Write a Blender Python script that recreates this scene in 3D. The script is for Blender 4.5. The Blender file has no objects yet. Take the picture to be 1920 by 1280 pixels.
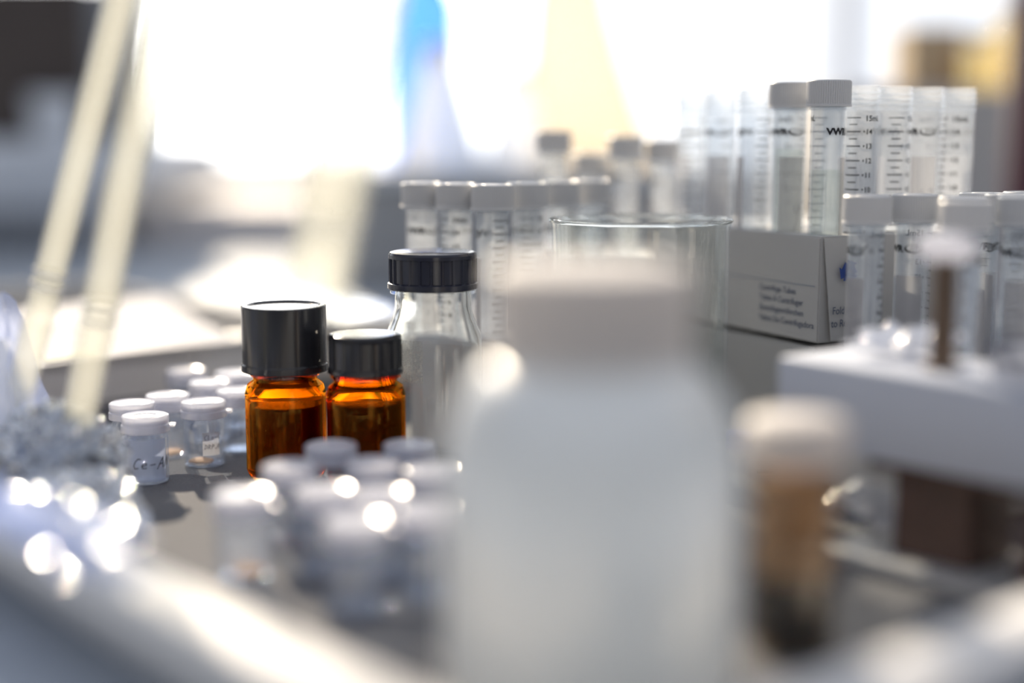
import bpy, bmesh, math, random
from mathutils import Vector, Matrix, noise
R = math.radians
C = bpy.context.scene.collection
sc = bpy.context.scene

# ------------------------------------------------------------------ camera, world, sun, exposure
TH = math.atan(380 / 2667)
H = 0.16
cam = bpy.data.objects.new('camera', bpy.data.cameras.new('camera'))
C.objects.link(cam)
cam.location = (0, 0, H)
cam.rotation_euler = (math.pi / 2 - TH, 0, 0)
cam.data.lens = 50; cam.data.sensor_width = 36
cam.data.clip_start = 0.02; cam.data.clip_end = 60
cam.data.dof.use_dof = True
cam.data.dof.focus_distance = 0.680
cam.data.dof.aperture_fstop = 1.4
sc.camera = cam

w = bpy.data.worlds.new('world'); sc.world = w; w.use_nodes = True
nt = w.node_tree; nt.nodes.clear()
tc = nt.nodes.new('ShaderNodeTexCoord'); sp = nt.nodes.new('ShaderNodeSeparateXYZ')
mr = nt.nodes.new('ShaderNodeMapRange'); mr.interpolation_type = 'SMOOTHSTEP'
mr.inputs['From Min'].default_value = 0.1; mr.inputs['From Max'].default_value = 0.95
mx = nt.nodes.new('ShaderNodeMix'); mx.data_type = 'RGBA'
mx.inputs[6].default_value = (0.085, 0.095, 0.12, 1); mx.inputs[7].default_value = (0.93, 0.95, 1.0, 1)
bg = nt.nodes.new('ShaderNodeBackground'); wo = nt.nodes.new('ShaderNodeOutputWorld')
nt.links.new(tc.outputs['Generated'], sp.inputs[0]); nt.links.new(sp.outputs['Y'], mr.inputs['Value'])
nt.links.new(mr.outputs[0], mx.inputs[0]); nt.links.new(mx.outputs[2], bg.inputs[0])
# brighter patch of sky low down on the sunny side, and soft light from overhead
def mth(op, *ins):
    n = nt.nodes.new('ShaderNodeMath'); n.operation = op
    for i, v in enumerate(ins):
        if isinstance(v, (int, float)): n.inputs[i].default_value = v
        else: nt.links.new(v, n.inputs[i])
    return n.outputs[0]
vm = nt.nodes.new('ShaderNodeVectorMath'); vm.operation = 'DOT_PRODUCT'
vm.inputs[1].default_value = Vector((-0.21, 0.96, 0.10)).normalized()
nt.links.new(tc.outputs['Generated'], vm.inputs[0])
glow = mth('MULTIPLY', mth('POWER', mth('MAXIMUM', vm.outputs['Value'], 0.0), 34.0), 5.0)
upl = mth('MULTIPLY', mth('MAXIMUM', sp.outputs['Z'], 0.0), 0.45)
cg = nt.nodes.new('ShaderNodeCombineXYZ')
nt.links.new(mth('ADD', glow, mth('MULTIPLY', upl, 0.95)), cg.inputs[0]); nt.links.new(mth('ADD', mth('MULTIPLY', glow, 0.96), upl), cg.inputs[1]); nt.links.new(mth('ADD', mth('MULTIPLY', glow, 0.90), mth('MULTIPLY', upl, 1.12)), cg.inputs[2])
va_ = nt.nodes.new('ShaderNodeVectorMath'); va_.operation = 'ADD'
nt.links.new(mx.outputs[2], va_.inputs[0]); nt.links.new(cg.outputs[0], va_.inputs[1])
nt.links.new(va_.outputs[0], bg.inputs[0])
nt.links.new(bg.outputs[0], wo.inputs[0])
bg.inputs[1].default_value = 1.0

sun = bpy.data.objects.new('sun', bpy.data.lights.new('sun', 'SUN')); C.objects.link(sun)
SUN = Vector((-0.33, 0.97, 0.50)).normalized()
sun.rotation_euler = SUN.to_track_quat('Z', 'Y').to_euler()
sun.data.energy = 8.0; sun.data.angle = R(0.8); sun.data.color = (1, 0.83, 0.62)
sc.view_settings.view_transform = 'Standard'; sc.view_settings.look = 'None'
sc.view_settings.exposure = 0.3; sc.view_settings.gamma = 1.0
sc.view_settings.use_curve_mapping = False
cy = sc.cycles
cy.use_denoising = True; cy.max_bounces = 14; cy.transparent_max_bounces = 40
cy.transmission_bounces = 12; cy.glossy_bounces = 5; cy.diffuse_bounces = 3
cy.sample_clamp_indirect = 6.0; cy.blur_glossy = 0.5
try: cy.denoiser = 'OPENIMAGEDENOISE'
except Exception: pass

# ------------------------------------------------------------------ materials
M = {}
def newmat(name):
    m = bpy.data.materials.new(name); m.use_nodes = True; m.node_tree.nodes.clear()
    o = m.node_tree.nodes.new('ShaderNodeOutputMaterial'); M[name] = m
    return m, m.node_tree, o
def pbr(name, col, rough=0.5, metal=0.0, noise_amt=0.0, nscale=60, bump=0.0, bscale=200, spec=0.5, coat=0.0, emit=None):
    m, t, o = newmat(name)
    b = t.nodes.new('ShaderNodeBsdfPrincipled'); t.links.new(b.outputs[0], o.inputs[0])
    b.inputs['Base Color'].default_value = (*col, 1); b.inputs['Roughness'].default_value = rough
    b.inputs['Metallic'].default_value = metal; b.inputs['Specular IOR Level'].default_value = spec
    b.inputs['Coat Weight'].default_value = coat
    if emit:
        b.inputs['Emission Color'].default_value = (*emit[0], 1); b.inputs['Emission Strength'].default_value = emit[1]
    tc = t.nodes.new('ShaderNodeTexCoord')
    if noise_amt:
        n = t.nodes.new('ShaderNodeTexNoise'); n.inputs['Scale'].default_value = nscale; n.inputs['Detail'].default_value = 6
        t.links.new(tc.outputs['Object'], n.inputs['Vector'])
        r = t.nodes.new('ShaderNodeMix'); r.data_type = 'RGBA'
        r.inputs[6].default_value = (*[c * (1 - noise_amt) for c in col], 1)
        r.inputs[7].default_value = (*[min(1, c * (1 + noise_amt)) for c in col], 1)
        t.links.new(n.outputs[0], r.inputs[0]); t.links.new(r.outputs[2], b.inputs['Base Color'])
    if bump:
        n = t.nodes.new('ShaderNodeTexNoise'); n.inputs['Scale'].default_value = bscale; n.inputs['Detail'].default_value = 4
        t.links.new(tc.outputs['Object'], n.inputs['Vector'])
        bp = t.nodes.new('ShaderNodeBump'); bp.inputs['Strength'].default_value = bump; bp.inputs['Distance'].default_value = 0.001
        t.links.new(n.outputs[0], bp.inputs['Height']); t.links.new(bp.outputs[0], b.inputs['Normal'])
    return m
def thin(name, tint=(0.97, 0.98, 0.98), refl=0.06, edge=0.75, rough=0.03, haze=0.0, hazecol=(0.85, 0.87, 0.9), dirt=0.0):
    """clear wall: what lies behind shows through, with edge reflections and an optional milky share"""
    m, t, o = newmat(name)
    tr = t.nodes.new('ShaderNodeBsdfTransparent'); tr.inputs[0].default_value = (*tint, 1)
    gl = t.nodes.new('ShaderNodeBsdfGlossy'); gl.inputs['Roughness'].default_value = rough
    gl.inputs[0].default_value = (0.95, 0.97, 1, 1)
    lw = t.nodes.new('ShaderNodeLayerWeight'); lw.inputs[0].default_value = 0.5
    pw = t.nodes.new('ShaderNodeMath'); pw.operation = 'POWER'; pw.inputs[1].default_value = 4.0
    ma = t.nodes.new('ShaderNodeMath'); ma.operation = 'MULTIPLY_ADD'; ma.inputs[1].default_value = edge; ma.inputs[2].default_value = refl
    t.links.new(lw.outputs['Facing'], pw.inputs[0]); t.links.new(pw.outputs[0], ma.inputs[0])
    mix = t.nodes.new('ShaderNodeMixShader')
    t.links.new(ma.outputs[0], mix.inputs[0]); t.links.new(tr.outputs[0], mix.inputs[1]); t.links.new(gl.outputs[0], mix.inputs[2])
    out = mix
    if haze or dirt:
        d = t.nodes.new('ShaderNodeBsdfDiffuse'); d.inputs[0].default_value = (*hazecol, 1)
        q = t.nodes.new('ShaderNodeBsdfTranslucent'); q.inputs[0].default_value = (*hazecol, 1)
        dm = t.nodes.new('ShaderNodeMixShader'); dm.inputs[0].default_value = 0.5
        t.links.new(d.outputs[0], dm.inputs[1]); t.links.new(q.outputs[0], dm.inputs[2])
        hm = t.nodes.new('ShaderNodeMixShader'); hm.inputs[0].default_value = haze
        t.links.new(out.outputs[0], hm.inputs[1]); t.links.new(dm.outputs[0], hm.inputs[2])
        if dirt:
            tc = t.nodes.new('ShaderNodeTexCoord'); n = t.nodes.new('ShaderNodeTexNoise')
            n.inputs['Scale'].default_value = 900; n.inputs['Detail'].default_value = 8
            t.links.new(tc.outputs['Object'], n.inputs['Vector'])
            rp = t.nodes.new('ShaderNodeMapRange'); rp.inputs['From Min'].default_value = 0.5; rp.inputs['From Max'].default_value = 0.75
            rp.inputs['To Min'].default_value = haze; rp.inputs['To Max'].default_value = haze + dirt
            t.links.new(n.outputs[0], rp.inputs['Value']); t.links.new(rp.outputs[0], hm.inputs[0])
        out = hm
    t.links.new(out.outputs[0], o.inputs[0])
    return m
def glass(name, col, rough=0.0, ior=1.47):
    m, t, o = newmat(name)
    g = t.nodes.new('ShaderNodeBsdfGlass'); g.inputs[0].default_value = (*col, 1); g.inputs['Roughness'].default_value = rough
    g.inputs['IOR'].default_value = ior
    t.links.new(g.outputs[0], o.inputs[0]); return m
def milky(name, col, transl=0.5, rough=0.3, coat=0.12, see=0.0, tcol=None):
    """translucent plastic: light bleeds through it"""
    m, t, o = newmat(name)
    d = t.nodes.new('ShaderNodeBsdfDiffuse'); d.inputs[0].default_value = (*col, 1)
    q = t.nodes.new('ShaderNodeBsdfTranslucent'); q.inputs[0].default_value = (*(tcol or col), 1)
    a = t.nodes.new('ShaderNodeMixShader'); a.inputs[0].default_value = transl
    t.links.new(d.outputs[0], a.inputs[1]); t.links.new(q.outputs[0], a.inputs[2])
    out = a
    if see:
        tr = t.nodes.new('ShaderNodeBsdfTransparent'); tr.inputs[0].default_value = (*(tcol or (0.97, 0.97, 0.97)), 1)
        s = t.nodes.new('ShaderNodeMixShader'); s.inputs[0].default_value = see
        t.links.new(out.outputs[0], s.inputs[1]); t.links.new(tr.outputs[0], s.inputs[2]); out = s
    g = t.nodes.new('ShaderNodeBsdfGlossy'); g.inputs['Roughness'].default_value = rough
    lw = t.nodes.new('ShaderNodeLayerWeight'); lw.inputs[0].default_value = 0.35
    ma = t.nodes.new('ShaderNodeMath'); ma.operation = 'MULTIPLY_ADD'; ma.inputs[1].default_value = 0.35; ma.inputs[2].default_value = coat * 0.4
    t.links.new(lw.outputs['Facing'], ma.inputs[0])
    f = t.nodes.new('ShaderNodeMixShader'); t.links.new(ma.outputs[0], f.inputs[0])
    t.links.new(out.outputs[0], f.inputs[1]); t.links.new(g.outputs[0], f.inputs[2])
    t.links.new(f.outputs[0], o.inputs[0]); return m

pbr('bench', (0.40, 0.44, 0.49), 0.6, spec=0.08, noise_amt=0.08, nscale=30)
pbr('tray_floor', (0.14, 0.143, 0.155), 0.9, spec=0.08, noise_amt=0.25, nscale=900, bump=0.15, bscale=900)
pbr('tray_white', (0.80, 0.79, 0.78), 0.55)
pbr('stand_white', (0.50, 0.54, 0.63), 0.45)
pbr('wall_paint', (0.78, 0.74, 0.70), 0.8, noise_amt=0.05)
pbr('sill_paint', (0.55, 0.60, 0.67), 0.4)
pbr('frame_paint', (0.55, 0.58, 0.66), 0.4)
pbr('floor_mat', (0.35, 0.34, 0.33), 0.4, noise_amt=0.1)
pbr('carton', (0.50, 0.49, 0.475), 0.75, noise_amt=0.03, nscale=40)
pbr('carton_grey', (0.44, 0.435, 0.425), 0.75, noise_amt=0.03, nscale=40)
pbr('kraft', (0.55, 0.43, 0.28), 0.8, noise_amt=0.12)
pbr('foam', (0.70, 0.70, 0.70), 0.9, bump=0.3, bscale=600)
pbr('cap_white', (0.66, 0.655, 0.65), 0.4)
pbr('beige_board', (0.80, 0.75, 0.72), 0.7)
pbr('cap_black', (0.022, 0.022, 0.026), 0.16, spec=0.5)
pbr('gloss_white', (0.85, 0.85, 0.83), 0.25, coat=1.0)
pbr('cap_navy', (0.022, 0.024, 0.04), 0.2, spec=0.5)
pbr('ink', (0.012, 0.013, 0.017), 0.5)
pbr('pen', (0.05, 0.05, 0.06), 0.5)
pbr('ink_grey', (0.20, 0.20, 0.23), 0.5)
pbr('ink_blue', (0.02, 0.06, 0.28), 0.5)
pbr('ink_text', (0.10, 0.12, 0.18), 0.5)
pbr('line_grey', (0.28, 0.31, 0.36), 0.5)
pbr('foil', (0.66, 0.69, 0.74), 0.13, metal=1.0, bump=0.8, bscale=160)
pbr('paper', (0.58, 0.60, 0.68), 0.7)
pbr('print_grey', (0.20, 0.23, 0.32), 0.7)
pbr('print_green', (0.07, 0.13, 0.05), 0.7)
pbr('powder', (0.50, 0.26, 0.10), 0.8, noise_amt=0.3, nscale=800)
pbr('brown_wood', (0.085, 0.05, 0.04), 0.55, noise_amt=0.3)
pbr('dark_brown', (0.07, 0.055, 0.05), 0.6, noise_amt=0.3, nscale=8)
thin('blue_plastic', tint=(0.30, 0.52, 0.86), refl=0.03, edge=0.2, haze=0.35, hazecol=(0.12, 0.32, 0.85))
pbr('blue_cap', (0.035, 0.06, 0.32), 0.35)
pbr('grey_metal', (0.42, 0.43, 0.45), 0.35, metal=0.3)
pbr('instrument_grey', (0.30, 0.32, 0.35), 0.5)
pbr('instrument_white', (0.76, 0.81, 0.88), 0.45)
pbr('burgundy', (0.07, 0.02, 0.035), 0.5)
pbr('bronze', (0.13, 0.09, 0.065), 0.35, metal=0.5)
pbr('navy_rubber', (0.03, 0.035, 0.07), 0.45)
pbr('navy_liquid', (0.004, 0.009, 0.022), 0.3, spec=0.2)

pbr('facade', (0.86, 0.72, 0.62), 0.8)
thin('clear_glass', refl=0.05, edge=0.8)
thin('vial_glass', tint=(0.93, 0.95, 0.98), refl=0.07, edge=0.8, haze=0.05, hazecol=(0.7, 0.75, 0.85))
thin('beaker_glass', tint=(0.965, 0.975, 0.965), refl=0.04, edge=0.7, dirt=0.05)
thin('tube_plastic', tint=(0.95, 0.97, 0.99), refl=0.05, edge=0.5, rough=0.12, haze=0.17, hazecol=(0.87, 0.87, 0.88))
thin('bottle_thin', tint=(0.92, 0.94, 0.93), refl=0.08, edge=0.8, haze=0.04, dirt=0.12)
thin('patch', tint=(0.80, 0.79, 0.80), refl=0.03, edge=0.2, rough=0.4, haze=0.6, hazecol=(0.64, 0.61, 0.60))
thin('frost_film', tint=(0.8, 0.83, 0.9), refl=0.03, edge=0.2, rough=0.4, haze=0.62, hazecol=(0.62, 0.67, 0.80))
thin('frost_worn', tint=(0.92, 0.93, 0.93), refl=0.03, edge=0.2, rough=0.3, haze=0.2, dirt=0.6, hazecol=(0.7, 0.7, 0.66))
thin('pale_liquid', tint=(0.93, 0.95, 0.92), refl=0.05, edge=0.4, haze=0.10, hazecol=(0.8, 0.8, 0.76))
thin('rod_plastic', tint=(0.97, 0.97, 0.95), refl=0.04, edge=0.4, rough=0.15, haze=0.22, hazecol=(0.85, 0.85, 0.80))
thin('film_blue', tint=(0.75, 0.81, 0.95), refl=0.15, edge=0.6, rough=0.12, haze=0.5, hazecol=(0.62, 0.70, 0.95))
thin('pane', tint=(0.98, 0.99, 1.0), refl=0.03, edge=0.4)
thin('amber_wall', tint=(0.85, 0.36, 0.055), refl=0.06, edge=0.7, rough=0.03)
thin('brown_glass', tint=(0.9, 0.85, 0.78), refl=0.04, edge=0.3, haze=0.02, hazecol=(0.6, 0.45, 0.3))
thin('honey_glass', tint=(1.0, 0.86, 0.55), refl=0.08, edge=0.5, haze=0.1, hazecol=(0.9, 0.7, 0.4))
thin('flask_glass', tint=(0.93, 0.95, 0.97), refl=0.06, edge=0.4, haze=0.25, hazecol=(0.85, 0.88, 0.92))
glass('rim_glass', (0.93, 0.97, 0.95))
glass('amber_glass', (0.96, 0.60, 0.13))
thin('brown_liquid', tint=(0.32, 0.09, 0.015), refl=0.04, edge=0.3, haze=0.42, hazecol=(0.07, 0.03, 0.013))
milky('lid_plastic', (0.84, 0.85, 0.93), 0.55, 0.22, coat=0.2, see=0.24)
milky('hdpe', (0.93, 0.96, 1.0), 0.78, 0.32, coat=0.4, tcol=(0.94, 0.97, 1.0))
milky('flask_milk', (0.93, 0.95, 0.97), 0.85, 0.3, coat=0.1, see=0.35)
milky('tan_residue', (0.60, 0.50, 0.385), 0.7, 0.5, coat=0.02, see=0.15)
milky('kraft_sheer', (0.86, 0.77, 0.62), 0.7, 0.5, coat=0.02, see=0.2)
glass('bottle_clear', (0.985, 0.99, 0.985))
milky('hdpe_cap', (0.82, 0.78, 0.75), 0.45, 0.6, coat=0.05)
milky('white_film', (0.85, 0.88, 0.95), 0.4, 0.15, coat=0.3)

# ------------------------------------------------------------------ helpers
def P(px, D, h=0.09):
    """plan position seen at column px, D metres along the view, at height h"""
    return Vector(((px - 960) / 2667 * D, (D - (H - h) * math.sin(TH)) / math.cos(TH), 0))
def plan(X, D): return Vector((X, 1.0101 * D - 0.0099, 0))
def at(px, py, h):
    """where the line of sight through (px, py) meets the level plane at height h"""
    a, b = (px - 960) / 2667, (640 - py) / 2667
    d = Vector((a, math.cos(TH) + b * math.sin(TH), -math.sin(TH) + b * math.cos(TH)))
    s = (h - H) / d.z
    return Vector((0, 0, H)) + d * s

def obj(name, bm, mat, parent=None, smooth=True, angle=35):
    me = bpy.data.meshes.new(name)
    bmesh.ops.recalc_face_normals(bm, faces=bm.faces) if getattr(bm, 'faces', None) else None
    bm.to_mesh(me); bm.free()
    if smooth:
        me.polygons.foreach_set('use_smooth', [True] * len(me.polygons))
        try: me.set_sharp_from_angle(angle=R(angle))
        except Exception: pass
    me.materials.append(M[mat])
    o = bpy.data.objects.new(name, me); C.objects.link(o)
    if parent: o.parent = parent
    return o
def thing(name, label, cat, loc=(0, 0, 0), rz=0, group=None, rot=None):
    o = bpy.data.objects.new(name, None); C.objects.link(o); o.empty_display_size = 0.01
    o.location = loc; o.rotation_euler = rot or (0, 0, rz)
    o['label'] = label; o['category'] = cat
    if group: o['group'] = group
    return o
def tag(o, label, cat, group=None, kind=None):
    o['label'] = label; o['category'] = cat
    if group: o['group'] = group
    if kind: o['kind'] = kind
    return o
def struct(name, bm, mat):
    o = obj(name, bm, mat, smooth=False); o['kind'] = 'structure'; return o
def dup(root, loc, rz=0, label=None, group=None, rot=None, skip=()):
    r = root.copy(); C.objects.link(r); r.location = loc; r.rotation_euler = rot or (0, 0, rz)
    if label: r['label'] = label
    if group: r['group'] = group
    for ch in list(root.children):
        if ch.name.split('.')[0] in skip or ch.name.split('.')[0] in ('liquid', 'handwriting', 'frosted_film', 'orange_residue', 'paper_label'): continue
        c = ch.copy(); C.objects.link(c); c.parent = r
        for g in list(ch.children):
            d = g.copy(); C.objects.link(d); d.parent = c
    return r

def box(bm, x0, x1, y0, y1, z0, z1, bev=0.0, mat=None):
    r = bmesh.ops.create_cube(bm, size=1.0)
    vs = r['verts']
    for v in vs:
        v.co = Vector(((x0 + x1) / 2 + v.co.x * (x1 - x0), (y0 + y1) / 2 + v.co.y * (y1 - y0), (z0 + z1) / 2 + v.co.z * (z1 - z0)))
    if mat is not None: bmesh.ops.transform(bm, matrix=mat, verts=vs)
    if bev:
        es = list({e for v in vs for e in v.link_edges})
        bmesh.ops.bevel(bm, geom=es, offset=bev, segments=2, affect='EDGES', profile=0.5)
    return bm
def bx(*a, **k):
    bm = bmesh.new(); return box(bm, *a, **k)
def lathe(bm, prof, segs=48, rib=None, close=False, off=(0, 0), mat=None):
    """rib(i) -> radius factor offset for profile points flagged with a third value"""
    rings = []
    for p in prof:
        r, z = p[0], p[1]; fl = len(p) > 2 and p[2]
        if r <= 1e-7:
            rings.append([bm.verts.new((off[0], off[1], z))])
        else:
            ring = []
            for i in range(segs):
                a = 2 * math.pi * i / segs
                rr = r + (rib(i) if (rib and fl) else 0)
                ring.append(bm.verts.new((off[0] + rr * math.cos(a), off[1] + rr * math.sin(a), z)))
            rings.append(ring)
    prs = list(zip(rings[:-1], rings[1:]))
    if close: prs.append((rings[-1], rings[0]))
    for A, B in prs:
        if len(A) == 1 and len(B) == 1: continue
        for i in range(segs):
            j = (i + 1) % segs
            if len(A) == 1: bm.faces.new((A[0], B[j], B[i]))
            elif len(B) == 1: bm.faces.new((A[i], A[j], B[0]))
            else: bm.faces.new((A[i], A[j], B[j], B[i]))
    if mat is not None: bmesh.ops.transform(bm, matrix=mat, verts=[v for r_ in rings for v in r_])
    return bm
def lt(prof, segs=48, **k):
    bm = bmesh.new(); return lathe(bm, prof, segs, **k)
def path_tube(bm, pts, r, segs=10, closed=False):
    pts = [Vector(p) for p in pts]; rings = []
    n = len(pts)
    for i, p in enumerate(pts):
        a = pts[(i - 1) % n] if (closed or i > 0) else p
        b = pts[(i + 1) % n] if (closed or i < n - 1) else p
        t = (b - a).normalized(); q = t.to_track_quat('Z', 'Y').to_matrix()
        if abs(t.z) < 0.98:
            s = t.cross(Vector((0, 0, 1))).normalized(); u = s.cross(t).normalized()
        else:
            s = Vector((1, 0, 0)); u = t.cross(s).normalized()
        rr = r[i] if isinstance(r, (list, tuple)) else r
        rings.append([bm.verts.new(p + (s * math.cos(2 * math.pi * k / segs) + u * math.sin(2 * math.pi * k / segs)) * rr) for k in range(segs)])
    rng = range(n) if closed else range(n - 1)
    for i in rng:
        A, B = rings[i], rings[(i + 1) % n]
        for k in range(segs):
            bm.faces.new((A[k], A[(k + 1) % segs], B[(k + 1) % segs], B[k]))
    if not closed:
        bm.faces.new(rings[0][::-1]); bm.faces.new(rings[-1])
    return bm
def prism(bm, pts, z0, z1):
    lo = [bm.verts.new((p[0], p[1], z0)) for p in pts]; hi = [bm.verts.new((p[0], p[1], z1)) for p in pts]
    bm.faces.new(lo[::-1]); bm.faces.new(hi)
    n = len(pts)
    for i in range(n): bm.faces.new((lo[i], lo[(i + 1) % n], hi[(i + 1) % n], hi[i]))
    return bm

# flat drawing (u along, v up) that gets laid on a plane or around a cylinder
class Ink:
    def __init__(s): s.v = []; s.f = []
    def quad(s, pts):
        n = len(s.v); s.v += [tuple(p) for p in pts]; s.f.append(tuple(range(n, n + len(pts))))
    def bar(s, u0, u1, v0, v1, seg=0.0012):
        n = max(1, int(abs(u1 - u0) / seg))
        for i in range(n):
            a = u0 + (u1 - u0) * i / n; b = u0 + (u1 - u0) * (i + 1) / n
            s.quad([(a, v0), (b, v0), (b, v1), (a, v1)])
    def stroke(s, pts, w_):
        for (a, b) in zip(pts[:-1], pts[1:]):
            d = Vector((b[0] - a[0], b[1] - a[1]))
            if d.length < 1e-9: continue
            d.normalize(); n = Vector((-d.y, d.x)) * w_ / 2; e = d * w_ * 0.35
            A = Vector(a) - e; B = Vector(b) + e
            s.quad([A - n, B - n, B + n, A + n])
    def text(s, body, size, u, v, squash=1.0, bold=0.0, mirror=False, spacing=1.0, shear=0.0):
        cu = bpy.data.curves.new('lettering', 'FONT'); cu.body = body; cu.size = size; cu.offset = bold
        cu.space_character = spacing; cu.resolution_u = 3; cu.shear = shear
        o = bpy.data.objects.new('lettering', cu); C.objects.link(o)
        dg = bpy.context.evaluated_depsgraph_get(); dg.update()
        me = o.evaluated_get(dg).to_mesh()
        n = len(s.v)
        for q in me.vertices: s.v.append((u + q.co.x * squash * (-1 if mirror else 1), v + q.co.y))
        for p in me.polygons: s.f.append(tuple(n + i for i in p.vertices))
        wdt = max([q.co.x for q in me.vertices] or [0]) * squash
        o.evaluated_get(dg).to_mesh_clear(); bpy.data.objects.remove(o); bpy.data.curves.remove(cu)
        return wdt
    def bm(s, fn):
        bm = bmesh.new(); vs = [bm.verts.new(fn(u, v)) for (u, v) in s.v]
        for f in s.f:
            try: bm.faces.new([vs[i] for i in f])
            except Exception: pass
        return bm
def around(r, ang0=0.0, z0=0.0, out=0.00008):
    # u grows to the right for somebody who looks at the side facing ang0
    return lambda u, v: ((r + out) * math.cos(ang0 + u / r), (r + out) * math.sin(ang0 + u / r), z0 + v)
def flat(o, du, dv, nrm, out=0.0002):
    o = Vector(o); du = Vector(du); dv = Vector(dv); nrm = Vector(nrm)
    return lambda u, v: o + du * u + dv * v + nrm * out

HAND = {
    'C': [[(0.62, 0.95), (0.4, 1.0), (0.15, 0.7), (0.05, 0.3), (0.2, 0.0), (0.5, 0.08)]],
    'e': [[(0.05, 0.25), (0.45, 0.38), (0.42, 0.55), (0.2, 0.55), (0.05, 0.3), (0.15, 0.05), (0.5, 0.08)]],
    '-': [[(0.05, 0.35), (0.5, 0.4)]],
    'A': [[(0.0, -0.1), (0.5, 1.0), (0.62, 0.0)], [(0.15, 0.35), (0.6, 0.4)]],
    'N': [[(0.0, 0.0), (0.25, 1.0), (0.4, 0.1), (0.7, 1.1)]],
    'l': [[(0.1, 1.0), (0.05, 0.0), (0.2, 0.0)]],
    'o': [[(0.3, 0.55), (0.08, 0.4), (0.08, 0.1), (0.3, 0.0), (0.45, 0.2), (0.42, 0.48), (0.3, 0.55)]],
    'Q': [[(0.35, 1.0), (0.08, 0.7), (0.1, 0.2), (0.4, 0.0), (0.62, 0.3), (0.6, 0.8), (0.35, 1.0)], [(0.4, 0.3), (0.75, -0.05)]],
    'D': [[(0.1, 0.0), (0.15, 1.0), (0.55, 0.75), (0.55, 0.25), (0.1, 0.0)]],
    'R': [[(0.05, 0.0), (0.12, 1.0), (0.5, 0.85), (0.45, 0.55), (0.12, 0.5), (0.55, 0.0)]],
    'P': [[(0.05, 0.0), (0.12, 1.0), (0.5, 0.85), (0.45, 0.55), (0.12, 0.5)]],
    '4': [[(0.4, 0.9), (0.05, 0.35), (0.6, 0.42)], [(0.5, 0.65), (0.45, -0.1)]],
    '2': [[(0.08, 0.8), (0.3, 1.0), (0.5, 0.8), (0.4, 0.5), (0.05, 0.0), (0.6, 0.05)]],
    'I': [[(0.1, 0.0), (0.15, 1.0)]],
    'f': [[(0.5, 1.0), (0.3, 0.9), (0.2, -0.3)], [(0.0, 0.45), (0.45, 0.5)]],
    'p': [[(0.5, 1.0), (0.6, 0.75), (0.3, 0.65), (0.2, 1.0), (0.5, 1.05), (0.5, 0.3), (0.4, -0.4)]],
    'K': [[(0.1, 0.0), (0.15, 1.0)], [(0.6, 0.95), (0.15, 0.45), (0.6, 0.0)]],
}
def handwrite(ink, s_, size, u, v, w_=0.00035, slant=0.15):
    for ch in s_:
        if ch == ' ': u += size * 0.5; continue
        if ch == '.': ink.bar(u, u + w_ * 1.5, v, v + w_ * 1.5); u += size * 0.35; continue
        for st in HAND[ch]:
            ink.stroke([(u + (x + slant * y) * size, v + y * size) for x, y in st], w_)
        u += size * 0.78
    return u

# ------------------------------------------------------------------ the setting: bench, room, window
FZ = -0.76
struct('floor', bx(-3.4, 3.4, -1.0, 3.3, FZ - 0.05, FZ), 'floor_mat')
b = thing('laboratory_bench', 'long pale grey laboratory bench under all the glassware', 'bench', (0, 0, 0))
obj('worktop', bx(-1.9, 1.9, 0.05, 3.08, -0.044, -0.004, bev=0.003), 'bench', b, smooth=False)
for x0 in (-1.8, -0.4, 1.0): obj('base_cabinet', bx(x0, x0 + 0.8, 0.15, 3.0, FZ, -0.044), 'instrument_grey', b, smooth=False)
WY = 3.1
bm = bmesh.new(); box(bm, -3.4, 3.4, WY, WY + 0.18, FZ, 0.085)
box(bm, -3.4, 3.4, WY, WY + 0.18, 2.3, 2.7); box(bm, -3.4, -2.9, WY, WY + 0.18, 0.085, 2.3); box(bm, 1.15, 3.4, WY, WY + 0.18, 0.085, 2.3)
struct('wall_back', bm, 'wall_paint')
struct('wall_left', bx(-3.5, -3.4, 0.4, WY + 0.18, FZ, 2.7), 'wall_paint')
struct('wall_right', bx(3.4, 3.5, 0.4, WY + 0.18, FZ, 2.7), 'wall_paint')
bm = bmesh.new()
for x in (-2.9, -1.32, 0.70, 1.10): box(bm, x, x + 0.05, WY + 0.05, WY + 0.11, 0.12, 2.3)
box(bm, -2.9, 1.15, WY + 0.05, WY + 0.11, 2.25, 2.3)
wf = struct('window_1', bm, 'frame_paint')
o = obj('window_sill', bx(-2.9, 1.15, WY - 0.10, WY + 0.16, 0.085, 0.125, bev=0.004), 'sill_paint', wf, smooth=False)
for a_, b_ in ((-2.85, -1.32), (-1.27, 0.70), (0.75, 1.10)):
    obj('pane', bx(a_, b_, WY + 0.075, WY + 0.081, 0.125, 2.25), 'pane', wf, smooth=False)

# ------------------------------------------------------------------ the white tray that holds everything
E1 = Vector((-0.643, 0.766, 0)); E2 = Vector((0.766, 0.643, 0)); C0 = Vector((0.012, 0.277, 0))
TM = Matrix(((E1.x, E2.x, 0, C0.x), (E1.y, E2.y, 0, C0.y), (0, 0, 1, 0), (0, 0, 0, 1)))
L1, L2, TH_ = 0.615, 0.75, 0.030
t = thing('storage_tray', 'large white rimmed tray with grey speckled floor holding the bottles and vials', 'tray', (0, 0, 0))
obj('tray_base', bx(0, L1, 0, L2, -0.0036, -0.0004, mat=TM), 'tray_floor', t, smooth=False)
bm = bmesh.new()
box(bm, -0.003, 0, -0.003, L2 + 0.003, -0.004, TH_, mat=TM); box(bm, L1, L1 + 0.003, -0.003, L2 + 0.003, -0.004, TH_, mat=TM)
box(bm, 0, L1, -0.003, 0, -0.004, TH_, mat=TM); box(bm, 0, L1, L2, L2 + 0.003, -0.004, TH_, mat=TM)
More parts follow.
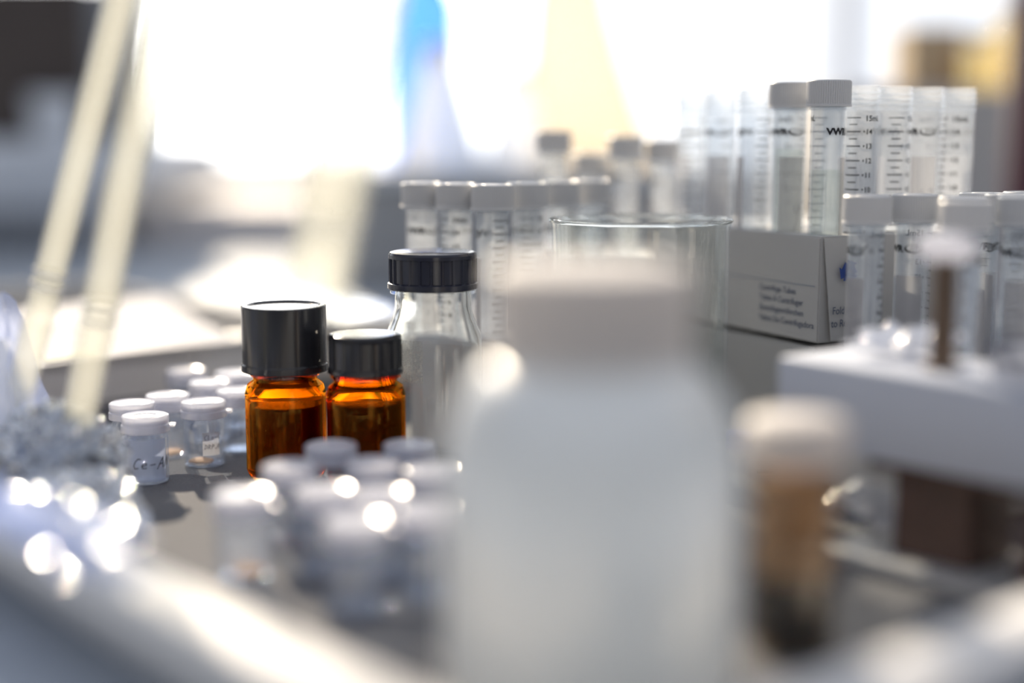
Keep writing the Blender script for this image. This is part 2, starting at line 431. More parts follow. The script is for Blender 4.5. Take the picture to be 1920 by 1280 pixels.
obj('tray_wall', bm, 'tray_white', t, smooth=False)
bm = bmesh.new(); W_ = 0.020
for (a0, a1, b0, b1) in ((-W_, 0.0, -W_, L2 + W_), (L1, L1 + W_, -W_, L2 + W_), (0, L1, -W_, 0.0), (0, L1, L2, L2 + W_)):
    box(bm, a0, a1, b0, b1, TH_ - 0.012, TH_ + 0.002, bev=0.003, mat=TM)
obj('rim', bm, 'tray_white', t)

# ------------------------------------------------------------------ centrifuge tubes
def swoosh(ink, u, v, s):
    """the printed oval mark: heavy crescent, thin upper line, slanted strokes and a flick"""
    def el(a, rx, ry, cx=0, cy=0): return (u + (rx * math.cos(a) + cx) * s, v + (ry * math.sin(a) + cy) * s)
    n = 26
    for i in range(n):
        a0 = R(130) + R(225) * i / n; a1 = R(130) + R(225) * (i + 1) / n
        k0 = 0.24 * math.sin(math.pi * i / n) + 0.04; k1 = 0.24 * math.sin(math.pi * (i + 1) / n) + 0.04
        ink.quad([el(a0, 1.6, 0.74), el(a1, 1.6, 0.74), el(a1, 1.6 - k1 * 1.9, 0.74 - k1), el(a0, 1.6 - k0 * 1.9, 0.74 - k0)])
    ink.stroke([el(R(k), 1.5, 0.66) for k in range(15, 135, 9)], 0.09 * s)
    for k in range(4):
        x = -0.62 + k * 0.42
        ink.stroke([(u + x * s, v - 0.22 * s), (u + (x + 0.12) * s, v + 0.05 * s), (u + (x + 0.30) * s, v + 0.40 * s)], 0.10 * s)
    ink.stroke([(u + 0.85 * s, v - 0.25 * s), (u + 1.35 * s, v + 0.25 * s), (u + 1.95 * s, v + 0.95 * s)], 0.17 * s)
RT = 0.0083
def tube_marks():
    k = Ink()
    z14 = 0.0965; st = 0.0071
    for i in range(0, 13):
        zz = z14 - i * st
        if zz < 0.018: break
        k.bar(0, 0.0078, zz - 0.0003, zz + 0.0003)
        if zz - st / 2 > 0.018: k.bar(0.0016, 0.0062, zz - st / 2 - 0.00027, zz - st / 2 + 0.00027)
        k.bar(0.0092, 0.0092 + 0.0006, zz - 0.0005, zz + 0.0005)
        if i: k.text(str(14 - i), 0.0036, 0.0102, zz - 0.0013, bold=0.0001)
    k.bar(0, 0.0078, z14 + st * 0.92, z14 + st * 0.92 + 0.00044); k.bar(0.0016, 0.0062, z14 + st * 0.46, z14 + st * 0.46 + 0.0004)
    k.text('14', 0.0036, 0.0102, z14 - 0.0013, bold=0.0001)
    k.text('15mL', 0.0038, 0.0098, z14 + st * 0.72, bold=0.0001)
    k.text('VWR', 0.0044, -0.0272, z14 - 0.0015, bold=0.00022, squash=1.15)
    swoosh(k, -0.0108, z14, 0.0028)
    k.text('R', 0.0016, -0.00405, z14 - 0.0004)
    k.stroke([(-0.0036 + 0.0011 * math.cos(R(q)), z14 + 0.0001 + 0.0011 * math.sin(R(q))) for q in range(0, 361, 30)], 0.00018)
    return k
marks = tube_marks()
def tube_parts(t, cap=True):
    prof = [(0, 0.0), (0.0018, 0.0003), (0.0030, 0.0018), (RT - 0.0002, 0.0215), (RT, 0.0235), (RT, 0.1075), (RT - 0.0001, 0.119),
            (RT - 0.0010, 0.119), (RT - 0.0010, 0.024), (0.0021, 0.0026), (0, 0.0014)]
    o = obj('tube_body', lt(prof, 40), 'tube_plastic', t)
    o2 = obj('graduation_print', marks.bm(around(RT, 0)), 'ink', o, smooth=False)
    bm = bmesh.new(); pts = []
    for i in range(0, 24 * 3):
        a = 2 * math.pi * i / 24; pts.append(((RT + 0.0003) * math.cos(a), (RT + 0.0003) * math.sin(a), 0.1095 + 0.0025 * i / 24))
    path_tube(bm, pts, 0.00055, 6)
    lathe(bm, [(RT, 0.1068), (RT + 0.0008, 0.1072), (RT + 0.0008, 0.1080), (RT, 0.1084)], 40)
    obj('screw_thread', bm, 'tube_plastic', o)
    k = Ink(); k.bar(-0.0195, -0.0065, 0.034, 0.084); obj('writing_patch', k.bm(around(RT, 0, out=0.0001)), 'patch', o, smooth=True)
def cap_mesh():
    r = 0.0109
    return lt([(0, 0.0128), (0.0048, 0.0128), (0.0052, 0.0125), (0.0088, 0.0125), (0.0092, 0.0128), (0.0102, 0.0127), (r - 0.0002, 0.0122), (r, 0.0115, 1), (r, 0.0014, 1), (r, 0.0011),
               (r + 0.0002, 0.0010), (r + 0.0002, 0), (RT + 0.0006, 0), (RT + 0.0006, 0.0108), (0, 0.0108)], 180,
              rib=lambda i: 0.0 if i % 3 else -0.00042)
proto = thing('centrifuge_tube', 'white capped centrifuge tube', 'tube')
tube_parts(proto)
capo = obj('screw_cap', cap_mesh(), 'cap_white', proto, angle=20); capo.location.z = 0.1085
capped0 = proto
U = Vector((-0.454, 0.89)); V = Vector((0.89, 0.454))
first = [True]
def tube(xy, z, rz, label, group, cap=True, extra=None, tilt=(0, 0)):
    rot = (R(tilt[0]), R(tilt[1]), R(rz))
    if first[0]:
        first[0] = False; r = capped0; r.location = (xy.x, xy.y, z); r.rotation_euler = rot; r['label'] = label; r['group'] = group
    else:
        r = dup(capped0, (xy.x, xy.y, z), label=label, group=group, rot=rot, skip=() if cap else ('screw_cap',))
    if extra: extra(r)
    return r
def note(s_, size, ang, z, r=RT, mat='ink_grey', w_=0.0003):
    def f(root):
        k = Ink(); handwrite(k, s_, size, 0, 0, w_)
        obj('handwriting', k.bm(around(r, R(ang), z, out=0.00018)), mat, root, smooth=False)
    return f
def fill(h, mat='pale_liquid'):
    def f(root):
        rr = RT - 0.0012
        obj('liquid', lt([(0, 0.002), (0.0022, 0.003), (rr, 0.0245), (rr, h), (0, h)], 32), mat, root)
    return f
def both(*fs):
    def f(root):
        for g in fs: g(root)
    return f

# the two stacked cartons, the upper one holding tubes upright
def rect(corner, u, v, lu, lv):
    c = Vector((corner[0], corner[1])); return [c, c + v * lv, c + v * lv + u * lu, c + u * lu]
u3 = Vector((U.x, U.y * 1.0101)).normalized(); v3 = Vector((u3.y, -u3.x))
cnr = plan(0.149, 0.690).xy
BU, BV = 0.152, 0.116
BH0, BH1 = 0.062, 0.113
def face_frame(corner, along, z): return Vector((corner.x, corner.y, z)), Vector((along.x, along.y, 0))
t = thing('cardboard_carton', 'pale grey carton standing on the tray floor beneath the tube carton', 'carton')
bm = bmesh.new(); prism(bm, rect(cnr + u3 * 0.002, u3, v3, BU, BV), 0.0, 0.0585)
bmesh.ops.bevel(bm, geom=bm.edges[:], offset=0.0012, segments=2, affect='EDGES')
obj('carton_body', bm, 'carton_grey', t)
t = thing('tube_carton', 'white carton printed with four lines of text, tubes standing in its top', 'carton')
bm = bmesh.new(); prism(bm, rect(cnr, u3, v3, BU, BV), BH0 - 0.001, BH1)
bmesh.ops.bevel(bm, geom=bm.edges[:], offset=0.0008, segments=2, affect='EDGES')
body = obj('carton_body', bm, 'carton', t)
# loose side flap that stands a little proud of the corner
bm = bmesh.new(); n_ = -u3
A = cnr + v3 * 0.0015 + n_ * 0.0006; B = cnr + v3 * 0.085 + n_ * 0.0008
box(bm, 0, 1, 0, 1, 0, 1)
for vtx in bm.verts:
    a, b2, c2 = vtx.co
    p = A.lerp(B, a) + n_ * (0.0006 * b2 + 0.0025 * (1 - c2) * (1 - a)) + v3 * (0.004 * (1 - c2) * (1 - a))
    vtx.co = (p.x, p.y, BH0 + 0.0005 + c2 * (BH1 - BH0 - 0.001))
obj('side_flap', bm, 'carton', t, smooth=False)
nl = Vector((-v3.x, -v3.y, 0))           # outward normal of the text face
dl = Vector((-u3.x, -u3.y, 0))           # reading direction on the text face
org = Vector((cnr.x, cnr.y, 0)) + Vector((u3.x, u3.y, 0)) * BU
k = Ink(); k.bar(0.002, BU - 0.003, BH0 + 0.0265, BH0 + 0.0270)
obj('printed_rule', k.bm(flat(org, dl, (0, 0, 1), nl)), 'line_grey', t, smooth=False)
k = Ink()
for i, s_ in enumerate(('Centrifuge Tubes', 'Tubes \u00c0 Centrifuger', 'Zentrifugenr\u00f6hrchen', 'Tubos De Centrifugadora')):
    k.text(s_, 0.0044, BU - 0.0475, BH0 + 0.0215 - i * 0.0052, squash=0.97, bold=0.00003)
obj('printed_text', k.bm(flat(org, dl, (0, 0, 1), nl)), 'ink_text', t, smooth=False)
# recycling triangle and folding note on the other face
nr = Vector((-u3.x, -u3.y, 0)); dr = Vector((v3.x, v3.y, 0)); org2 = Vector((cnr.x, cnr.y, 0))
k = Ink()
cx_, cz_, rr = 0.0145, BH0 + 0.034, 0.0088
def rp(a, r_): return (cx_ + r_ * math.cos(R(a)), cz_ + r_ * math.sin(R(a)))
for j in range(3):
    a = 90 + 120 * j
    A, B = Vector(rp(a, rr)), Vector(rp(a + 120, rr))
    d = (B - A).normalized(); nn = Vector((-d.y, d.x))
    a0 = A + d * 0.0045; a1 = A.lerp(B, 0.56)
    k.quad([a0, a1, a1 + nn * 0.0042, a0 + nn * 0.0042 + d * 0.001])
    k.quad([a1 - nn * 0.0018, a1 + d * 0.0045 + nn * 0.0021, a1 + nn * 0.006, a1 + nn * 0.0021])
obj('recycling_mark', k.bm(flat(org2, dr, (0, 0, 1), nr, out=0.0042)), 'ink_blue', t, smooth=False)
k = Ink(); k.text('Fold Flat', 0.0052, 0.0052, BH0 + 0.0135, squash=0.85, bold=0.00005); k.text('to Recycle', 0.0052, 0.0047, BH0 + 0.0072, squash=0.85, bold=0.00005)
obj('folding_note', k.bm(flat(org2, dr, (0, 0, 1), nr, out=0.0042)), 'ink_text', t, smooth=False)
T0 = cnr + u3 * 0.013 + v3 * 0.013
zb = 0.067
gU = 'tubes standing in the printed carton'
tube(T0, zb, 82, 'white capped centrifuge tube at the near corner of the printed carton', gU, True, both(fill(0.078), note('f', 0.006, -125, 0.062)))
tube(T0 + u3 * 0.030, zb, 0, 'white capped tube just behind the tallest capped tube of the carton', gU, True, both(fill(0.088), note('p', 0.009, -100, 0.050)), tilt=(0, 0))
tube(T0 + u3 * 0.060, zb, -92, 'open tube with broad black graduations next to the capped pair', gU, False)
tube(T0 + u3 * 0.090, zb, -20, 'open tube with a brownish writing strip between two graduated open tubes', gU, False, note('I2', 0.006, -95, 0.062))
tube(T0 + u3 * 0.119, zb, -137, 'open tube with warm edge light at the far end of the carton row', gU, False)
tube(T0 + v3 * 0.021, zb, 200, 'open tube immediately beside the tallest white cap', gU, False)
tube(T0 + v3 * 0.042, zb, -124, 'open tube second along from the tallest white cap, short graduation lines showing', gU, False)
tube(T0 + v3 * 0.063, zb, -23, 'open tube with the number 42 on its frosted strip', gU, False, note('42', 0.006, -108, 0.062))
tube(T0 + v3 * 0.0845, zb, 164, 'open tube at the end of the row with numbers 9 to 15mL facing out', gU, False)
tube(T0 + u3 * 0.036 + v3 * 0.036, zb, 40, 'open tube in the second row, behind the tallest capped tube', gU, False)
tube(T0 + u3 * 0.075 + v3 * 0.030, zb, 10, 'open tube in the second row, behind the broad black graduations', gU, False)

# foam rack of capped tubes behind the reagent bottle and the beaker
def rack(name, label, corner, u, v, lu, lv, h, mat='foam'):
    t = thing(name, label, 'rack')
    bm = bmesh.new(); prism(bm, rect(corner, u, v, lu, lv), 0, h)
    bmesh.ops.bevel(bm, geom=bm.edges[:], offset=0.002, segments=2, affect='EDGES')
    obj('rack_block', bm, mat, t); return t
ua = Vector((-0.8, 0.6)); va = Vector((0.6, 0.8))
t3 = plan(-0.010, 0.727).xy
ra = rack('foam_rack', 'grey foam rack of capped tubes behind the beaker and the black capped bottle', t3 - (ua + va) * 0.014, ua, va, 0.062, 0.112, 0.060)
gA = 'white capped tubes between the reagent bottle and the beaker'
z_ = 0.0158
tube(t3, z_, -87, 'foremost white capped tube of the row behind the black capped bottle', gA, True)
tube(t3 + ua * 0.0235, z_, 187, 'white capped tube showing 13 and 15mL behind the black cap', gA, True)
tube(t3 + ua * 0.047, z_, 36, 'outermost white capped tube standing clear of the beaker behind the black cap', gA, True)
tube(t3 + va * 0.030, z_, -117, 'white capped tube next to the beaker lip, closest to the foremost one', gA, True)
tube(t3 + va * 0.060, z_, -60, 'white capped tube seen over the beaker lip, between two others', gA, True)
tube(t3 + va * 0.090, z_, -80, 'white capped tube seen over the beaker, last of its row', gA, True)
rb_c = plan(0.012, 0.848).xy
rb = rack('foam_rack', 'foam rack of loosely spaced blurred tubes far behind the beaker', rb_c, Vector((0, 1)), Vector((1, 0)), 0.055, 0.092, 0.088)
gB = 'blurred capped tubes far behind the beaker'
tube(P(1037, 0.865).xy, 0.0435, -90, 'blurred grey capped tube standing apart, tallest over the long cap row', gB, True)
tube(P(1108, 0.885).xy, 0.030, -90, 'blurred low grey capped tube peeping over the cap row', gB, True)
tube(P(1172, 0.865).xy, 0.0405, -90, 'blurred grey capped tube rising straight behind the beaker', gB, True)
tube(P(1243, 0.870).xy, 0.0385, -90, 'blurred grey capped tube half hidden by the warm lit open tube', gB, True)
# rack beside the white block
c1 = plan(0.161, 0.650).xy; wv = -u3
rc = rack('foam_rack', 'foam rack of white capped tubes behind the white block with the post', c1 + u3 * 0.014 - v3 * 0.014, -u3, v3, 0.088, 0.118, 0.050, 'carton')
gC = 'white capped tubes standing in front of the printed carton'
z_ = 0.0135
tube(c1, z_, -62, 'white capped tube in front of the blue recycling mark', gC, True, note('Q', 0.007, 10, 0.066, w_=0.00035))
tube(c1 + v3 * 0.028, z_, -28, 'white capped tube second from the recycling mark with an oval print', gC, True)
tube(c1 + wv * 0.060 + v3 * 0.001, z_, 75, 'nearest and widest looking white capped tube, behind the bronze post', gC, True, note('K', 0.008, -150, 0.060))
tube(c1 + wv * 0.030 + v3 * 0.029, z_, 185, 'white capped tube directly behind the widest looking one', gC, True, note('4I', 0.007, 90, 0.062))
tube(c1 + wv * 0.042 + v3 * 0.052, z_, -20, 'white capped tube next to the widest looking one on its far side', gC, True, note('4I', 0.007, -85, 0.066))
tube(c1 + wv * 0.018 + v3 * 0.068, z_, -100, 'white capped tube cut by the frame edge, black lines on it', gC, True)
tube(c1 + v3 * 0.070, z_, 30, 'white capped tube of the back row near the open carton tubes', gC, True)
tube(c1 + v3 * 0.098, z_, -30, 'last white capped tube of the back row near the wine red strip', gC, True)

# ------------------------------------------------------------------ beaker
p = P(1200, 0.703)
t = thing('glass_beaker', 'large empty clear glass beaker with a rolled lip', 'beaker', p)
rB = 0.0435; hB = 0.1205
obj('beaker_body', lt([(0, 0), (rB - 0.006, 0), (rB - 0.002, 0.0015), (rB, 0.006), (rB, hB - 0.004), (rB + 0.0012, hB), (rB - 0.0008, hB), (rB - 0.0020, hB - 0.005), (rB - 0.0020, 0.006), (rB - 0.006, 0.002), (0, 0.002)], 96), 'beaker_glass', t)
obj('rolled_lip', path_tube(bmesh.new(), [((rB + 0.0006) * math.cos(2 * math.pi * i / 120), (rB + 0.0006) * math.sin(2 * math.pi * i / 120), hB) for i in range(120)], 0.0010, 10, True), 'bottle_clear', t)

# ------------------------------------------------------------------ reagent bottle, black cap
p = P(812, 0.687)
t = thing('reagent_bottle', 'clear glass bottle with a ribbed black screw cap and worn frosted patch', 'bottle', p)
rb = 0.0240
obj('bottle_glass', lt([(0, 0), (rb - 0.003, 0), (rb, 0.003), (rb, 0.060), (rb - 0.0008, 0.066), (rb - 0.004, 0.074), (rb - 0.0055, 0.079), (rb - 0.0058, 0.088), (rb - 0.0058, 0.104),
     (rb - 0.008, 0.104), (rb - 0.008, 0.080), (rb - 0.0065, 0.074), (rb - 0.003, 0.065), (rb - 0.002, 0.060), (rb - 0.002, 0.004), (0, 0.003)], 96), 'bottle_clear', t)
k = Ink(); k.bar(0, 0.012, 0, 0.020); obj('frosted_patch', k.bm(around(rb, R(-128), 0.046)), 'frost_worn', t)
obj('collar', lt([(rb - 0.0055, 0.0862), (rb - 0.0035, 0.0864), (rb - 0.0033, 0.0872), (rb - 0.0035, 0.0880), (rb - 0.0055, 0.0882)], 96), 'clear_glass', t)
rc_ = 0.0213
obj('screw_cap', lt([(0, 0.0180), (rc_ - 0.0020, 0.0180), (rc_ - 0.0006, 0.0176), (rc_, 0.0165), (rc_, 0.0148), (rc_, 0.0145, 1), (rc_, 0.0035, 1), (rc_, 0.0032), (rc_ + 0.0006, 0.0028), (rc_ + 0.0006, 0.0004), (rc_, 0), (rb - 0.0053, 0), (rb - 0.0053, 0.016), (0, 0.016)], 240,
     rib=lambda i: 0.0 if i % 10 in (0, 1) else -0.0009), 'cap_navy', t, angle=20).location.z = 0.0885

# ------------------------------------------------------------------ amber bottles
def amber(loc, rb, hs, hn, rn, capr, caph, label, ribs, liquid):
    t = thing('amber_bottle', label, 'bottle', loc, group='amber glass bottles')
    w2 = 0.0016
    prof = [(0, 0), (rb - 0.005, 0), (rb - 0.0015, 0.0012), (rb, 0.005), (rb, hs - 0.006), (rb - 0.0012, hs - 0.002), (rb - 0.004, hs), (rn, hs + 0.0015), (rn, hn),
            (rn - w2, hn), (rn - w2, hs + 0.001), (rb - 0.005, hs - 0.0025), (rb - w2 - 0.0008, hs - 0.006), (rb - w2, hs - 0.009), (rb - w2, 0.006), (rb - 0.005, 0.0028), (0, 0.0028)]
    g = obj('bottle_glass', lt(prof, 96), 'amber_glass', t)
    obj('neck_ring', lt([(rn, hs + 0.0018), (rn + 0.0012, hs + 0.0022), (rn + 0.0012, hs + 0.0032), (rn, hs + 0.0036)], 96), 'amber_wall', g)
    if liquid: obj('brown_content', lt([(0, 0.0032), (rb - w2 - 0.001, 0.0062), (rb - w2 - 0.0004, 0.010), (rb - w2 - 0.0004, liquid), (0, liquid)], 64), 'brown_liquid', t)
    z0 = hs + 0.0040
    prof = [(0, caph), (capr - 0.0018, caph), (capr - 0.0005, caph - 0.0005), (capr, caph - 0.0018), (capr, caph - 0.003, ribs), (capr, 0.003, ribs), (capr, 0.0026), (capr + 0.0004, 0.0024), (capr + 0.0004, 0.0004), (capr, 0), (rn + 0.0003, 0), (rn + 0.0003, caph - 0.002), (0, caph - 0.002)]
    if not ribs:
        prof = [(0, caph - 0.0008), (capr - 0.0035, caph - 0.0008), (capr - 0.0025, caph), (capr - 0.0005, caph), (capr, caph - 0.0007), (capr, 0.0042), (capr + 0.0005, 0.0036), (capr + 0.0005, 0.0006), (capr, 0), (rn + 0.0003, 0), (rn + 0.0003, caph - 0.004), (0, caph - 0.004)]
    obj('screw_cap', lt(prof, 240, rib=lambda i: 0.0 if i % 10 in (0,) else -0.00045), 'cap_black', t, angle=20).location.z = z0
    return t
amber(P(531, 0.667), 0.0190, 0.0475, 0.075, 0.0150, 0.0198, 0.0315, 'squat amber bottle with a tall smooth black cap', 0, 0.036)
amber(P(683, 0.652), 0.0183, 0.0490, 0.064, 0.0150, 0.0170, 0.0185, 'squat amber bottle with a low ribbed black cap', 1, 0.040)

# ------------------------------------------------------------------ snap cap vials
RV = 0.0102
def vial_parts(t):
    obj('vial_glass', lt([(0, 0.0006), (RV - 0.002, 0.0), (RV - 0.0004, 0.0006), (RV, 0.002), (RV, 0.0212), (RV - 0.0008, 0.0228), (RV - 0.0016, 0.0240), (RV - 0.0010, 0.0255), (RV - 0.0010, 0.0305),
         (RV - 0.0020, 0.0305), (RV - 0.0024, 0.0240), (RV - 0.0012, 0.0215), (RV - 0.0010, 0.0022), (RV - 0.002, 0.0014), (0, 0.0014)], 64), 'vial_glass', t)
    bm = lt([(0, 0.0073), (0.0050, 0.0073), (0.0054, 0.0078), (0.0060, 0.0078), (0.0064, 0.0074), (0.0088, 0.0074), (0.0100, 0.0080), (0.0108, 0.0076), (0.0110, 0.0068), (0.0109, 0.0046), (0.0106, 0.0043), (0.0106, 0.0037), (0.0111, 0.0034),
             (0.0113, 0.0004), (0.0110, 0), (RV + 0.0001, 0), (RV + 0.0001, 0.0062), (0, 0.0062)], 72)
    box(bm, 0.0108, 0.0140, -0.0035, 0.0035, 0.0022, 0.0034, bev=0.0005)
    o = obj('snap_lid', bm, 'lid_plastic', t); o.location.z = 0.0242
vp = thing('snap_cap_vial', 'clear glass vial with snap lid', 'vial'); vial_parts(vp)
vfirst = [True]
gV = 'snap cap vials standing on the tray'
def vial(px, D, label, rz=0, extra=None):
    p = P(px, D, 0.016)
    if vfirst[0]:
        vfirst[0] = False; r = vp; r.location = p; r.rotation_euler = (0, 0, R(rz)); r['label'] = label; r['group'] = gV
    else: r = dup(vp, p, R(rz), label, gV)
    if extra: extra(r)
    return r
def residue(a=0, s=1.0):
    def f(root):
        o = obj('orange_residue', lt([(0, 0.0028), (0.003, 0.0030), (0.0058, 0.0022), (0.0062, 0.0015), (0, 0.0015)], 24), 'powder', root)
        o.location = (0.0025 * math.cos(a), 0.0025 * math.sin(a), 0); o.scale = (s, s * 0.8, 1)
    return f
def film(root):
    k = Ink(); k.bar(-0.022, 0.011, 0, 0.0200)
    o = obj('frosted_film', k.bm(around(RV, R(-90), 0.0018, out=0.0002)), 'frost_film', root)
    k = Ink(); handwrite(k, 'Ce-AN', 0.0048, -0.0052, 0.0065, 0.00045)
    obj('handwriting', k.bm(around(RV, R(-90), 0.0018, out=0.0004)), 'pen', o, smooth=False)
def lab2(root):
    k = Ink(); k.bar(0.0005, 0.0090, 0.0065, 0.0180)
    o = obj('paper_label', k.bm(around(RV, R(-90), 0, out=0.0002)), 'patch', root)
    k = Ink(); handwrite(k, 'ClO-Q'.replace('O', 'o'), 0.0022, 0.0012, 0.0145, 0.0003); handwrite(k, 'DRP.A', 0.0022, 0.0012, 0.0098, 0.0003)
    obj('handwriting', k.bm(around(RV, R(-90), 0, out=0.0004)), 'ink_grey', o, smooth=False)
vial(274, 0.669, 'vial wrapped in frosted film with black handwriting', 8, film)
vial(249, 0.700, 'lidded vial tucked behind the handwritten frosted vial, nearest the foil', 100)
vial(316, 0.722, 'vial with orange residue between the frosted vial and the labelled one', 60, residue(0.5))
vial(383, 0.704, 'empty clear vial with a small pale handwritten label', 4, both(lab2, residue(2.6)))
vial(395, 0.760, 'blurred vial right behind the one with the small label', 30)
vial(350, 0.800, 'farthest blurred vial beside the tray wall, lid bluish', 70)
vial(442, 0.790, 'blurred vial half hidden by the tall capped amber bottle, farther one', 40)
vial(448, 0.735, 'vial beside the amber bottle, its lid edge catching light', 200)
# foreground cluster, softly blurred
vial(457, 0.522, 'nearest blurred vial standing alone before the amber bottles', 10, residue(1.0))
vial(545, 0.566, 'blurred vial with an orange glint below the tall capped amber bottle', 80)
vial(622, 0.604, 'blurred vial touching the shade between both amber bottles', 120)
vial(700, 0.572, 'blurred vial in the middle of the foreground cluster, second row', 20)
vial(768, 0.606, 'blurred vial with a star shaped glint in front of the clear bottle', 60)
vial(610, 0.528, 'blurred vial in the front row beside the lone nearest one', 300)
vial(712, 0.522, 'blurred vial in the front row between two others', 140)
vial(808, 0.560, 'brightest blurred vial, sun blazing through it beside the white bottle', 10)
vial(668, 0.486, 'blurred vial closest to the white tray rim', 40)
vial(800, 0.500, 'blurred vial half lost behind the white bottle', 220)

# ------------------------------------------------------------------ white bottle in the foreground
p = P(1110, 0.408)
t = thing('plastic_bottle', 'large blurred milky white plastic bottle with a pale screw cap', 'bottle', p)
rb = 0.0432
obj('bottle_body', lt([(0, 0.001), (rb - 0.006, 0), (rb - 0.001, 0.002), (rb, 0.006), (rb, 0.070), (rb - 0.0010, 0.077), (rb - 0.004, 0.0855), (rb - 0.009, 0.0925), (rb - 0.016, 0.0985), (0.0215, 0.1000), (0.0215, 0.122),
     (0.020, 0.122), (0.020, 0.0985), (rb - 0.017, 0.096), (rb - 0.010, 0.091), (rb - 0.0055, 0.0845), (rb - 0.0025, 0.0765), (rb - 0.0015, 0.070), (rb - 0.0015, 0.006), (0, 0.003)], 96), 'hdpe', t)
obj('screw_cap', lt([(0, 0.0265), (0.0262, 0.0265), (0.0282, 0.0255), (0.0288, 0.024), (0.0288, 0.023, 1), (0.0288, 0.003, 1), (0.0292, 0.0025), (0.0292, 0), (0.0220, 0), (0.0220, 0.0245), (0, 0.0245)], 180,
     rib=lambda i: 0.0 if i % 3 else -0.0006), 'hdpe_cap', t, angle=20).location.z = 0.0985
# ------------------------------------------------------------------ jar with tan residue and dark liquid
p = P(1490, 0.446, 0.04)
t = thing('specimen_jar', 'blurred capped glass jar, tan residue above almost black liquid', 'jar', p)
obj('jar_glass', lt([(0, 0), (0.0115, 0), (0.0132, 0.002), (0.0134, 0.058), (0.0118, 0.062), (0.0118, 0.070), (0.0106, 0.070), (0.0106, 0.061), (0.0122, 0.057), (0.0122, 0.003), (0, 0.002)], 64), 'brown_glass', t)
obj('dark_liquid', lt([(0, 0.0024), (0.0116, 0.0032), (0.0119, 0.006), (0.0119, 0.0245), (0, 0.0245)], 48), 'navy_liquid', t)
bm = bmesh.new(); lathe(bm, [(0.0120, 0.0250), (0.0119, 0.040), (0.01195, 0.052), (0.0113, 0.0575), (0.0108, 0.0575), (0.0115, 0.052), (0.0115, 0.040), (0.0115, 0.0250)], 48, close=True)
obj('tan_residue', bm, 'tan_residue', t)
obj('screw_cap', lt([(0, 0.0135), (0.0140, 0.0135), (0.0155, 0.0125), (0.0158, 0.011, 1), (0.0158, 0.002, 1), (0.0160, 0), (0.0120, 0), (0.0120, 0.012), (0, 0.012)], 90, rib=lambda i: 0 if i % 3 else -0.0005), 'hdpe_cap', t).location.z = 0.0610
# ------------------------------------------------------------------ small blue capped sample vial
p = P(1386, 0.625, 0.016)
t = thing('sample_vial', 'tiny clear sample vial with a blue cap beside the blurred jar', 'vial', p)
obj('vial_glass', lt([(0, 0), (0.0052, 0), (0.0058, 0.001), (0.0058, 0.021), (0.0036, 0.0245), (0.0036, 0.031), (0.0028, 0.031), (0.0028, 0.0245), (0.0050, 0.0205), (0.0050, 0.0015), (0, 0.001)], 40), 'clear_glass', t)
obj('blue_cap', lt([(0, 0.0082), (0.0046, 0.0082), (0.0051, 0.0076), (0.0051, 0.0004, 1), (0.0047, 0), (0.0039, 0), (0.0039, 0.007), (0, 0.007)], 60, rib=lambda i: 0 if i % 2 else -0.0002), 'blue_cap', t).location.z = 0.0255

# ------------------------------------------------------------------ white block on brown legs with a post
f0 = plan(0.1272, 0.530)
DF = Vector((0.643, -0.766, 0)); NB = Vector((0.766, 0.643, 0))
BM = Matrix(((DF.x, NB.x, 0, f0.x), (DF.y, NB.y, 0, f0.y), (0, 0, 1, 0), (0, 0, 0, 1)))
t = thing('laboratory_stand', 'white topped stand on a dark brown foot with an upright bronze post', 'stand')
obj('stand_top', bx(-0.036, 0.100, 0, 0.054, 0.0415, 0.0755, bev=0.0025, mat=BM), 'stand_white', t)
obj('foot', bx(0.014, 0.046, 0.010, 0.040, 0.005, 0.0415, bev=0.001, mat=BM), 'brown_wood', t)
obj('foot', bx(0.064, 0.094, 0.010, 0.044, 0.005, 0.0415, bev=0.001, mat=BM), 'brown_wood', t)
obj('foot_plate', bx(0.008, 0.066, 0.002, 0.046, 0.0385, 0.0415, mat=BM), 'brown_wood', t)
obj('base_plate', bx(-0.012, 0.106, -0.004, 0.052, 0.0, 0.0052, bev=0.001, mat=BM), 'grey_metal', t)
pp = BM @ Vector((0.024, 0.022, 0))
o = obj('post', lt([(0, 0.0755), (0.0066, 0.0755), (0.0066, 0.0775), (0.0046, 0.0785), (0.0044, 0.116), (0, 0.116)], 32), 'bronze', t); o.location = (pp.x, pp.y, 0)
o = obj('post_knob', lt([(0, 0.116), (0.0080, 0.116), (0.0105, 0.118), (0.0110, 0.121), (0.0100, 0.124), (0.0060, 0.1258), (0, 0.1262)], 40), 'lid_plastic', t); o.location = (pp.x, pp.y, 0)

def crumple(nx, ny, fn, amp, freq, seed, thick=0.0):
    """sheet of nx x ny cells through fn(u, v) with folded relief"""
    bm = bmesh.new(); vs = []
    for j in range(ny + 1):
        row = []
        for i in range(nx + 1):
            u, v = i / nx, j / ny
            p = Vector(fn(u, v))
            q = p * freq + Vector((seed, seed * 0.7, seed * 1.3))
            d = Vector((noise.noise(q), noise.noise(q + Vector((31, 5, 9))), noise.noise(q + Vector((7, 77, 3)))))
            d2 = Vector((noise.noise(q * 2.7), noise.noise(q * 2.7 + Vector((3, 15, 9))), noise.noise(q * 2.7 + Vector((17, 7, 3)))))
            row.append(bm.verts.new(p + d * amp + d2 * amp * 0.45))
        vs.append(row)
    for j in range(ny):
        for i in range(nx):
            bm.faces.new((vs[j][i], vs[j][i + 1], vs[j + 1][i + 1], vs[j + 1][i]))
    if thick:
        bmesh.ops.solidify(bm, geom=bm.faces[:], thickness=thick)
    return bm
